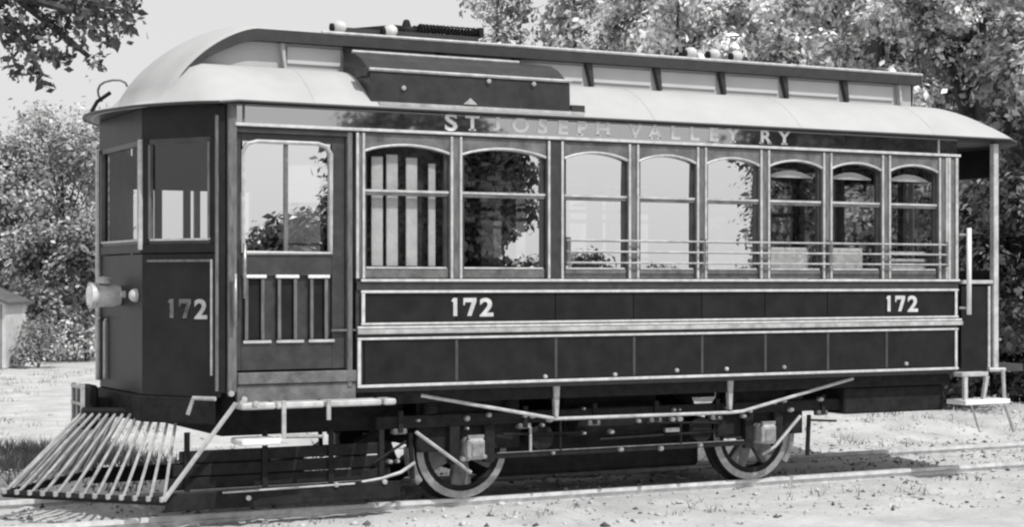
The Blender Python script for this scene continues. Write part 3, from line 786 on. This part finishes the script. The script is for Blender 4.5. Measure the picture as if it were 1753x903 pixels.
for s in (-1, 1):
    Y = s * .97
    part(MB().box(-2.25, 2.25, Y - .03, Y + .03, .60, .70), 'truck_frame', M['iron'], bevel=.008)
    part(MB().box(-1.22, 1.22, Y - .025, Y + .025, .325, .365), 'tie_bar', M['iron'], bevel=.004)
    part(MB().tube([(-1.2, Y + s * .03, .37), (1.2, Y + s * .03, .37)], .006, 6), 'tie_edge', M['dusty'])
    for x in (-1.42, 1.42):
        for xa_, xb_ in ((x - .20, x - .11), (x + .11, x + .20)):
            part(MB().box(xa_, xb_, Y - .03, Y + .03, .30, .598), 'pedestal', M['iron'], bevel=.006)
        part(MB().box(x - .46, x + .46, s * .925 - .012, s * .925 + .012, .40, .86), 'axle_guard', M['iron'], bevel=.006)
        jy = sorted((Y - s * .08, Y + s * .115))
        jb = part(MB().box(x - .075, x + .075, jy[0], jy[1], .335, .505), 'journal_box', M['slatwood'] if s < 0 else M['iron'], bevel=.022)
        part(MB().box(x - .05, x + .05, min(Y + s * .114, Y + s * .128), max(Y + s * .114, Y + s * .128), .36, .47), 'box_cover', M['steel'] if s < 0 else M['iron'], parent=jb, bevel=.006)
        part(MB().box(x - .07, x + .07, Y + s * .08 - .015, Y + s * .08 + .015, .50, .53), 'box_lid', M['steel'], parent=jb)
        for dx in (-.36, .36):
            hel = [(x + dx + .055 * math.cos(i * .62), Y + .055 * math.sin(i * .62), .705 + .09 * i / 44) for i in range(45)]
            part(MB().tube(hel, .012, 5), 'coil_spring', M['iron'])
        o_ = -1 if x < 0 else 1
        # brake shoe and rod on the outer side of the wheel
        bs = [(x + o_ * (.415 + .0) * math.cos(a), .405 + .42 * math.sin(a)) for a in np.linspace(-.62, .05, 6)]
        bo = [(x + o_ * (.475) * math.cos(a), .405 + .48 * math.sin(a)) for a in np.linspace(.05, -.62, 6)]
        part(MB().prism(bs + bo, s * .76 - .045, s * .76 + .045, 'y'), 'brake_shoe', M['steel'], bevel=.006)
        part(MB().tube([(x + o_ * .50, s * 1.01, .57), (x + o_ * .02, s * 1.01, .23)] if o_ < 0 else [(x + .38, s * 1.01, .56), (x + .10, s * 1.01, .30), (x - .02, s * 1.0, .24)], .015, 6), 'brake_rod', M['rib'])
        part(MB().tube([(x + o_ * .52, s * .95, .56), (x + o_ * .50, s * .95, .20)], .02, 6), 'brake_hanger', M['iron'])
        if x < 0:
            part(MB().tube([(x - .50, s * .99, .33), (x - .62, s * .99, .26), (x - .78, s * .99, .22), (x - .95, s * .99, .20)], .014, 6), 'brake_link', M['rib'])
    part(MB().tube([(-.9, Y + s * .035, .37), (-.9, Y + s * .035, .56), (-.96, Y + s * .035, .60)], .012, 6), 'hanger_rod', M['rib'])
# motors; tank, casing and boxes added dark to block light under the floor
part(MB().lathe((-.85, 0, .45), [(0, -.5), (.2, -.5), (.26, -.42), (.26, .42), (.2, .5), (0, .5)], 'y', 14), 'motor', M['iron'])
part(MB().lathe((.85, 0, .45), [(0, -.5), (.2, -.5), (.26, -.42), (.26, .42), (.2, .5), (0, .5)], 'y', 14), 'motor', M['iron'])
part(MB().box(-1.05, 1.05, -.55, .6, .12, .66), 'dark_fill_casing', M['iron'], bevel=.03)
part(MB().box(-.45, .45, -.78, .6, .45, .88), 'dark_fill_box', M['iron'], bevel=.015)
part(MB().box(2.25, 3.40, -1.06, -.2, .56, .80), 'dark_fill_box', M['iron'], bevel=.015)
part(MB().box(-3.45, -2.10, -.85, .95, .585, .89), 'dark_fill_box', M['iron'], bevel=.015)
part(MB().lathe((.0, -.88, .60), [(0, -.45), (.10, -.44), (.12, -.40), (.12, .40), (.10, .44), (0, .45)], 'x', 14), 'air_tank', M['iron'])
for x0, z0, x1, z1 in ((-1.15, .52, -.35, .50), (-.25, .44, .9, .46), (.2, .56, 1.0, .53), (-2.0, .50, -2.28, .34), (1.9, .52, 2.2, .50), (-.62, .37, -.62, .66), (.55, .37, .55, .66)):
    part(MB().tube([(x0, -1.0, z0), (x1, -1.0, z1)], .011, 6), 'brake_rigging', M['iron'])
for x in (-2.05, -.95, -.30, .30, .92, 2.05):
    br = part(MB().box(x - .06, x + .06, -1.01, -.94, .555, .60), 'cast_bracket', M['dusty'], bevel=.01)
    part(MB().box(x - .02, x + .02, -1.02, -1.0, .57, .74), 'strap', M['iron'], parent=br)
for x in (-.78, .78):
    part(MB().lathe((x, -.93, .47), [(0, -.05), (.10, -.05), (.12, -.03), (.12, .1)], 'y', 16), 'gear_case', M['iron'])
b0 = None
for i in range(34):
    x = random.choice([random.uniform(-2.2, -.8), random.uniform(-.8, 1.0), random.uniform(.5, 2.2)]); z = random.choice([.34, .35, .62, .66, .68, .66, .70, .50, .58])
    if b0 is None:
        b0 = part(MB().lathe((0, 0, 0), [(0, -.03), (.016, -.026), (.022, -.012), (.022, .02)], 'y', 8), 'bolt', M['steel'])
        b0.location = (x, -1.005, z)
    else:
        c = inst(b0, car, (x, -1.005, z)); sc_ = random.uniform(.7, 1.5); sc_ *= .8; c.scale = (sc_ * random.uniform(1, 1.6), 1, sc_)
part(MB().box(.38, .52, -1.03, -1.0, .475, .51), 'name_plate', M['steel'])
for x in (-1.0, -.35, .25, .75, 1.35, 2.7):
    part(MB().lathe((x + .12, YS - .012, .985 + .02 * (x > 0)), [(0, -.02), (.016, -.014), (.018, .006)], 'y', 8), 'bolt', M['rib'])

# repeat the near side on the far side (half a turn about the body's centre)
for o in list(near_side):
    c = copy_tree(o, car, kids); c.location = (MID2, 0, 0); c.rotation_euler = (0, 0, math.pi)

# ------------------------------------------------------------------ vegetation
def leaf_mesh(name, centres, normals, size, m, jitter=.4):
    """one rhombic leaf per centre"""
    n = len(centres)
    r = rng.normal(size=(n, 3)); nrm = normals / np.linalg.norm(normals, axis=1, keepdims=True)
    t = np.cross(nrm, r); t /= np.linalg.norm(t, axis=1, keepdims=True); b = np.cross(nrm, t)
    s = size * np.exp(np.clip(rng.normal(0, jitter, (n, 1)), -.7, .45))
    v = np.stack([centres - t * s, centres + b * s * .55 + nrm * s * .12, centres + t * s, centres - b * s * .55 + nrm * s * .12], 1).reshape(-1, 3)
    me = bpy.data.meshes.new(name); me.vertices.add(4 * n); me.vertices.foreach_set('co', v.astype('f4').ravel())
    me.loops.add(4 * n); me.loops.foreach_set('vertex_index', np.arange(4 * n, dtype='i4'))
    me.polygons.add(n); me.polygons.foreach_set('loop_start', np.arange(0, 4 * n, 4, dtype='i4'))
    me.update(calc_edges=True); me.materials.append(m); return me
def crown_points(clumps, per, spread, flat=.75):
    C, N = [], []
    for (cx_, cy_, cz_, r) in clumps:
        k = int(per * r * r / .25)
        d = rng.normal(size=(k, 3)); d /= np.linalg.norm(d, axis=1, keepdims=True)
        rad = r * rng.uniform(.35, 1.0, (k, 1)) ** .6 * (1 + spread * rng.normal(0, .22, (k, 1)))
        p = d * rad; p[:, 2] *= flat
        C.append(p + np.array([cx_, cy_, cz_])); N.append(d * .9 + rng.normal(0, .45, (k, 3)) + np.array([0, 0, .45]))
    return np.concatenate(C), np.concatenate(N)
def tree(name, label, cat, x, y, H, rad, base, nclump, per, leaf, m, group=None, clump=(.45, .95), trunk_r=.16, shape=1.0, bare=0):
    z0 = float(height(x, y))
    root = empty(name, (x, y, z0)); tag(root, label, cat, group)
    zc = (base + H) / 2; hz = (H - base) / 2
    cl = []
    for i in range(nclump):
        while True:
            p = rng.uniform(-1, 1, 3)
            q = (p ** 2).sum()
            if .15 < q < 1: break
        w = rad * (1.0 - (.45 * max(p[2], 0) if shape else 0))
        if cat == 'bush':
            an_, q_ = rng.uniform(0, 6.283), rng.uniform(0, 1) ** .5
            p = np.array([q_ * math.cos(an_), q_ * math.sin(an_), rng.uniform(-1, 1)])
            w = rad * (1.0 - .5 * max(p[2], 0) ** 2)
        r = rng.uniform(*clump)
        cl.append((p[0] * w, p[1] * w, zc + p[2] * (hz - r * .5), r))
    tm = MB()
    lean = rng.normal(0, .08, 2) * H * .3
    tp = [(0, 0, -.15), (lean[0] * .2, lean[1] * .2, H * .3), (lean[0] * .6, lean[1] * .6, H * .6), (lean[0], lean[1], H * .88)]
    tm.tube(tp, [trunk_r * 1.25, trunk_r, trunk_r * .6, trunk_r * .18], 8)
    for c in cl[:max(5, nclump // 3)]:
        h = min(max(c[2] * .55, H * .12), H * .75); f = h / (H * .88)
        s = Vector((lean[0] * f, lean[1] * f, h)); e = Vector(c[:3]); mid = s.lerp(e, .5) + Vector((0, 0, .12 * rad))
        tm.tube([s, mid, e], [trunk_r * .45, trunk_r * .25, trunk_r * .08], 5)
    tm.build('trunk', M['bark'], root)
    C, N = crown_points(cl, per, 1.0)
    keep = C[:, 2] > .05
    o = bpy.data.objects.new('crown', leaf_mesh('crown', C[keep], N[keep], leaf, m)); col.objects.link(o); o.parent = root
    return root

# thickets at the left, beyond the field
LG = 'bushes beyond the field left of the streetcar'
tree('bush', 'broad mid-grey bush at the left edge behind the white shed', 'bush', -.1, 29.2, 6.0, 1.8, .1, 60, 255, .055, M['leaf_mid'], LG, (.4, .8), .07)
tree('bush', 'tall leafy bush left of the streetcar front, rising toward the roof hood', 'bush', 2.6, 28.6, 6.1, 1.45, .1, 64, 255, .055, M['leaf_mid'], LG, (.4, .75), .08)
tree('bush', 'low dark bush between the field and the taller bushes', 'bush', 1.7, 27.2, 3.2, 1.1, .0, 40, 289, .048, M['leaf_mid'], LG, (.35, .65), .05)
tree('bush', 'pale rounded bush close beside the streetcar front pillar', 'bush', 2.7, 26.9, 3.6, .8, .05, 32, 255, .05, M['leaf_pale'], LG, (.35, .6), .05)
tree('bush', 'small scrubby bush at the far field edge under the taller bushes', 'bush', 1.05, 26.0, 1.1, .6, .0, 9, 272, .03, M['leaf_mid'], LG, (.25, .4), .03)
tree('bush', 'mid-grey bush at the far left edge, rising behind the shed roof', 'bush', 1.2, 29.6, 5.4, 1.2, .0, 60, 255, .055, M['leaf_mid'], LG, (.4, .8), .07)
# low white shed
sx, sy = .24, 24.9; sz = float(height(sx, sy))
shed = empty('shed', (sx, sy, sz)); tag(shed, 'low whitewashed shed with a sloping dark roof edge among the left bushes', 'shed')
MB().prism([(-1.2, 0), (.42, 0), (.42, 1.36), (-1.2, 2.05)], -.8, .8, 'y').build('wall', M['shedwall'], shed)
MB().prism([(-1.35, 2.12), (.52, 1.325), (.52, 1.385), (-1.35, 2.19)], -.95, .95, 'y').build('roof', M['shedroof'], shed)
for k in range(9):
    xb = -1.15 + k * .185; hb = 2.02 - (xb + 1.2) / 1.62 * .69
    MB().box(xb - .012, xb + .012, -.815, -.801, 0, hb - .03).build('batten', M['grime'] if k % 3 else M['shedwall'], shed)
shed.rotation_euler.z = R(-28)

tree('bush', 'tiny scrubby bush pressed against the corner of the shed', 'bush', 1.0, 24.3, 1.25, .5, .0, 14, 300, .04, M['leaf_mid'], LG, (.2, .35), .03)
# overhanging branch, tree off to the left
bt = empty('overhanging_tree', (-4.4, 9.9, float(height(-4.4, 9.9))))
tag(bt, 'branch hanging into the upper left corner of the sky, backlit shade put into its leaf colour', 'tree')
tm = MB().tube([(0, 0, -.1), (.05, -.1, 2.2), (.3, -.2, 4.6), (.7, -.6, 7.2)], [.24, .2, .15, .06], 8)
BRANCH = [(1.15, -2.85, 4.78, .22), (1.46, -2.52, 4.74, .22), (1.28, -2.71, 4.5, .18), (1.69, -2.55, 4.88, .2), (1.85, -2.6, 5.03, .25), (1.83, -3.48, 4.94, .3), (2.05, -3.68, 4.9, .28), (2.51, -2.62, 4.9, .18), (1.99, -3.26, 4.75, .2), (1.48, -3.03, 4.47, .18), (1.57, -1.87, 4.4, .14), (1.53, -2.68, 4.18, .12), (1.34, -2.0, 4.34, .12), (1.86, -2.85, 4.62, .16), (2.1, -2.72, 4.48, .13), (2.1, -3.49, 4.59, .14), (1.79, -2.56, 4.48, .14), (1.56, -2.07, 5.15, .2), (.97, -2.3, 4.73, .4), (.79, -1.85, 5.05, .5), (.65, -1.89, 4.55, .4), (.78, -2.92, 5.04, .4), (2.02, -2.48, 5.4, .4), (1.47, -2.46, 5.43, .5), (2.21, -3.31, 5.23, .3), (1.94, -3.59, 4.27, .08), (2.12, -2.37, 4.27, .05), (2.43, -3.16, 5.06, .15)]
limbs = [[(.2, -.2, 4.0), (.7, -1.3, 4.9), (1.3, -2.2, 5.25), (1.95, -2.8, 5.1), (2.4, -3.0, 5.0)], [(.3, -.2, 4.6), (.8, -1.2, 5.4), (1.5, -2.1, 5.5), (2.1, -2.6, 5.35)],
         [(.9, -1.6, 5.0), (1.25, -2.3, 4.8), (1.4, -2.6, 4.5), (1.52, -2.68, 4.25)], [(1.3, -2.2, 5.25), (1.7, -3.0, 5.0), (2.0, -3.6, 4.85), (2.05, -3.5, 4.6)], [(1.3, -2.2, 5.25), (1.75, -2.5, 4.8), (2.05, -2.7, 4.5)]]
for l in limbs: tm.tube(l, [.07, .045, .03, .018, .008][:len(l)], 5)
tm.build('trunk', M['bark'], bt)
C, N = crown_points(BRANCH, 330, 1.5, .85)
o = bpy.data.objects.new('crown', leaf_mesh('crown', C, N, .055, M['leaf_dark'], .35)); col.objects.link(o); o.parent = bt  # dark colour stands in for leaves seen against the light

# trees on the right, behind the car
RG = 'tall trees behind the rear of the streetcar'
tree('tree', 'sunlit leafy tree right of the sky gap, above the middle of the roof', 'tree', 11.2, 15.2, 9.2, 2.2, 1.2, 64, 460, .055, M['leaf_sunlit'], RG, (.28, .6), .2)
tree('tree', 'tall tree with bright leaf clusters behind the roof vents', 'tree', 11.9, 12.4, 9.5, 2.1, 1.0, 64, 460, .055, M['leaf_sunlit'], RG, (.28, .6), .22)
tree('tree', 'big dark-hearted tree above the rear end of the roof', 'tree', 11.4, 9.3, 9.2, 2.1, .8, 56, 460, .055, M['leaf_sunlit'], RG, (.28, .6), .24)
tree('tree', 'spreading tree with pale leaf clumps beyond the rear canopy', 'tree', 11.9, 7.6, 8.8, 1.9, .6, 58, 460, .055, M['leaf_sunlit'], RG, (.28, .6), .2)
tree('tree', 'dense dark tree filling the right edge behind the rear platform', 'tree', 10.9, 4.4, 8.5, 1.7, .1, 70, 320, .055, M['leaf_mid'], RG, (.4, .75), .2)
tree('tree', 'shaded tree standing deep behind the rear windows', 'tree', 15.2, 11.0, 9.8, 2.6, .4, 60, 150, .08, M['leaf_dark'], RG, (.6, 1.1), .25)  # shade of the back trees is put into their leaf colour
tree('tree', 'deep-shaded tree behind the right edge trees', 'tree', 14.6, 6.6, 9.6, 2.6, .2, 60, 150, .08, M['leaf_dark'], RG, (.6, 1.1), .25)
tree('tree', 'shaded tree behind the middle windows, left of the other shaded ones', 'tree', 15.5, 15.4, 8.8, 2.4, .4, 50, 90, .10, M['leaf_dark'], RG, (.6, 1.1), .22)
tree('tree', 'leafy tree filling the gap left of the sunlit trees, over the roof middle', 'tree', 12.1, 17.2, 10.0, 2.2, .8, 64, 420, .055, M['leaf_sunlit'], RG, (.3, .65), .12)
tree('tree', 'leafy tree farther back between the vents and the rear roof end', 'tree', 13.6, 12.3, 10.6, 2.4, .8, 74, 420, .06, M['leaf_sunlit'], RG, (.3, .65), .14)
FG = 'far pale trees over the roof'
tree('tree', 'small hazy far tree showing just above the trolley base', 'tree', 24.6, 48.0, 15.0, 2.6, .5, 60, 60, .12, M['leaf_pale'], FG, (.6, 1.1), .2)
tree('tree', 'hazy far tree between the sky gap and the sunlit leafy tree', 'tree', 25.0, 42.6, 14.6, 2.2, .5, 60, 60, .12, M['leaf_pale'], FG, (.6, 1.1), .2)
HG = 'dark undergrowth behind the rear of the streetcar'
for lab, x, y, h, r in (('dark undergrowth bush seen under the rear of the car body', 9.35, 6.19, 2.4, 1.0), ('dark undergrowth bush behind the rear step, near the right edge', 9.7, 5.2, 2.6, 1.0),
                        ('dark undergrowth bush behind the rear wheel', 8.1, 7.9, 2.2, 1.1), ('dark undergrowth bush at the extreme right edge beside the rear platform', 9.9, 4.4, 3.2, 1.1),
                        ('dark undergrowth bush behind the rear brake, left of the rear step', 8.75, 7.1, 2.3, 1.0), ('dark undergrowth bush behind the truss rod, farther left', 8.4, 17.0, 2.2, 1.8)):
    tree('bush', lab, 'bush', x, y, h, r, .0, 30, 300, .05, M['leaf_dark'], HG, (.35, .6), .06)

# trees on the photographer's side of the street, seen mirrored in the glass
SG = 'trees across the way from the streetcar'
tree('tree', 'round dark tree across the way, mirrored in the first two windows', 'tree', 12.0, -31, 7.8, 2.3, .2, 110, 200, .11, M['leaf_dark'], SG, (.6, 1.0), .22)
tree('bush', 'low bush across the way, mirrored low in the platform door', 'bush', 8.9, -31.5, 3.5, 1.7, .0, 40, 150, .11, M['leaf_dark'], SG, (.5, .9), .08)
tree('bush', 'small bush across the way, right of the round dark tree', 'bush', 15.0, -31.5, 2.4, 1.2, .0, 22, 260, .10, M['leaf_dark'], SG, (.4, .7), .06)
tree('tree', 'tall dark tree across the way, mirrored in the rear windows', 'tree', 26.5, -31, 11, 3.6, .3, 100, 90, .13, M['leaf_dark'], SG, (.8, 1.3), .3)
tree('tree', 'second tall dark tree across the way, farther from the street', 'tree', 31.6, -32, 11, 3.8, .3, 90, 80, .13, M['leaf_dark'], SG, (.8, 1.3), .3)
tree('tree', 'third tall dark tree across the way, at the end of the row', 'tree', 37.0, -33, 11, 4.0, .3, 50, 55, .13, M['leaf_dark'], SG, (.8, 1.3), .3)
for lab, x, y, h, r in (('low bush far across the way, mirrored at the foot of the third window', 34.2, -60, 3.1, 1.5), ('small bush far across the way, mirrored in the fourth window', 39.6, -62, 2.7, .7),
                        ('little shrub far across the way, left of the low bush', 31.6, -61, 2.2, .8), ('broad shrub far across the way, right of the small bush', 42.6, -60, 2.4, 1.6)):
    tree('bush', lab, 'bush', x, y, h, r, .0, 16, 90, .12, M['leaf_dark'], SG, (.5, .8), .06)

# ------------------------------------------------------------------ grass and litter
def scatter_blades(name, pts, hmin, hmax, m, lean=.5, w=.008):
    n = len(pts); z = height(pts[:, 0], pts[:, 1]) - .01
    b = np.stack([pts[:, 0], pts[:, 1], z], 1); a = rng.uniform(0, 6.28, n); h = rng.uniform(hmin, hmax, n)
    d = np.stack([np.cos(a), np.sin(a), 0 * a], 1) * w
    l = rng.normal(0, lean, (n, 2)) * h[:, None]
    tip_ = b + np.concatenate([l, h[:, None]], 1)
    v = np.stack([b - d, b + d, tip_], 1).reshape(-1, 3)
    me = bpy.data.meshes.new(name); me.vertices.add(3 * n); me.vertices.foreach_set('co', v.astype('f4').ravel())
    me.loops.add(3 * n); me.loops.foreach_set('vertex_index', np.arange(3 * n, dtype='i4'))
    me.polygons.add(n); me.polygons.foreach_set('loop_start', np.arange(0, 3 * n, 3, dtype='i4'))
    me.update(calc_edges=True); me.materials.append(m)
    o = bpy.data.objects.new(name, me); col.objects.link(o); tag(o, kind='stuff'); return o
M['grass_dry'] = leaf_mat('dry_grass', .28, .5, .3)
M['grass_dark'] = leaf_mat('dark_weeds', .07, .5, .3)
def tufts(xr, yr, n, per, sp):
    c = np.stack([rng.uniform(*xr, n), rng.uniform(*yr, n)], 1)
    return (c[:, None, :] + rng.normal(0, sp, (n, per, 2))).reshape(-1, 2)
scatter_blades('dark_weeds', np.concatenate([tufts((-6.5, -2.5), (3.4, 6.0), 420, 34, .09), tufts((-7, 1), (1.2, 3.2), 60, 20, .08)]), .04, .20, M['grass_dark'])
scatter_blades('dry_grass', np.concatenate([tufts((-8, 9), (3.5, 24), 420, 16, .12), tufts((-6, 9), (-1.9, -.95), 40, 9, .05), tufts((4.5, 12), (-.6, 4.2), 110, 12, .08)]), .02, .11, M['grass_dry'])
# clods and cinders beside the rail
def clods(name, pts, smin, smax, m):
    n = len(pts); z = height(pts[:, 0], pts[:, 1])
    base = np.array([(1, 0, 0), (-1, 0, 0), (0, 1, 0), (0, -1, 0), (0, 0, .7), (0, 0, -.7)], float)
    F = np.array([(0, 2, 4), (2, 1, 4), (1, 3, 4), (3, 0, 4), (2, 0, 5), (1, 2, 5), (3, 1, 5), (0, 3, 5)])
    s = smin * (smax / smin) ** (rng.uniform(0, 1, n) ** 2.2)
    v = base[None] * (1 + rng.normal(0, .3, (n, 6, 1))) * s[:, None, None] * rng.uniform(.6, 1.5, (n, 1, 3))
    an = rng.uniform(0, 6.28, n); ca, sa = np.cos(an)[:, None], np.sin(an)[:, None]
    x, y = v[..., 0] * ca - v[..., 1] * sa, v[..., 0] * sa + v[..., 1] * ca
    v = np.stack([x + pts[:, :1], y + pts[:, 1:2], v[..., 2] + z[:, None] + s[:, None] * .2], -1)
    f = (F[None] + 6 * np.arange(n)[:, None, None]).reshape(-1)
    me = bpy.data.meshes.new(name); me.vertices.add(6 * n); me.vertices.foreach_set('co', v.astype('f4').ravel())
    me.loops.add(len(f)); me.loops.foreach_set('vertex_index', f.astype('i4'))
    me.polygons.add(8 * n); me.polygons.foreach_set('loop_start', np.arange(0, 24 * n, 3, dtype='i4'))
    me.update(calc_edges=True); me.materials.append(m)
    o = bpy.data.objects.new(name, me); col.objects.link(o); tag(o, kind='stuff'); return o
M['clod'] = mat('earth_clods', .48, .95, .45, 3, .3, 40)
M['cinder'] = mat('cinders', .10, .95, .5, 3, .3, 40)
P = lambda n, xr, yr: np.stack([rng.uniform(*xr, n), rng.uniform(*yr, n)], 1)
clods('clods', np.concatenate([P(2600, (-7, 9), (-2.6, -.8)), P(3000, (-7, 9), (-.7, .7)), P(4000, (3, 12), (.8, 6)), P(4000, (-9, 6), (1, 12))]), .004, .032, M['clod'])
clods('cinders', np.concatenate([P(700, (-7, 9), (-2.6, -.8)), P(3000, (-7, 9), (-.7, 2))]), .004, .028, M['cinder'])
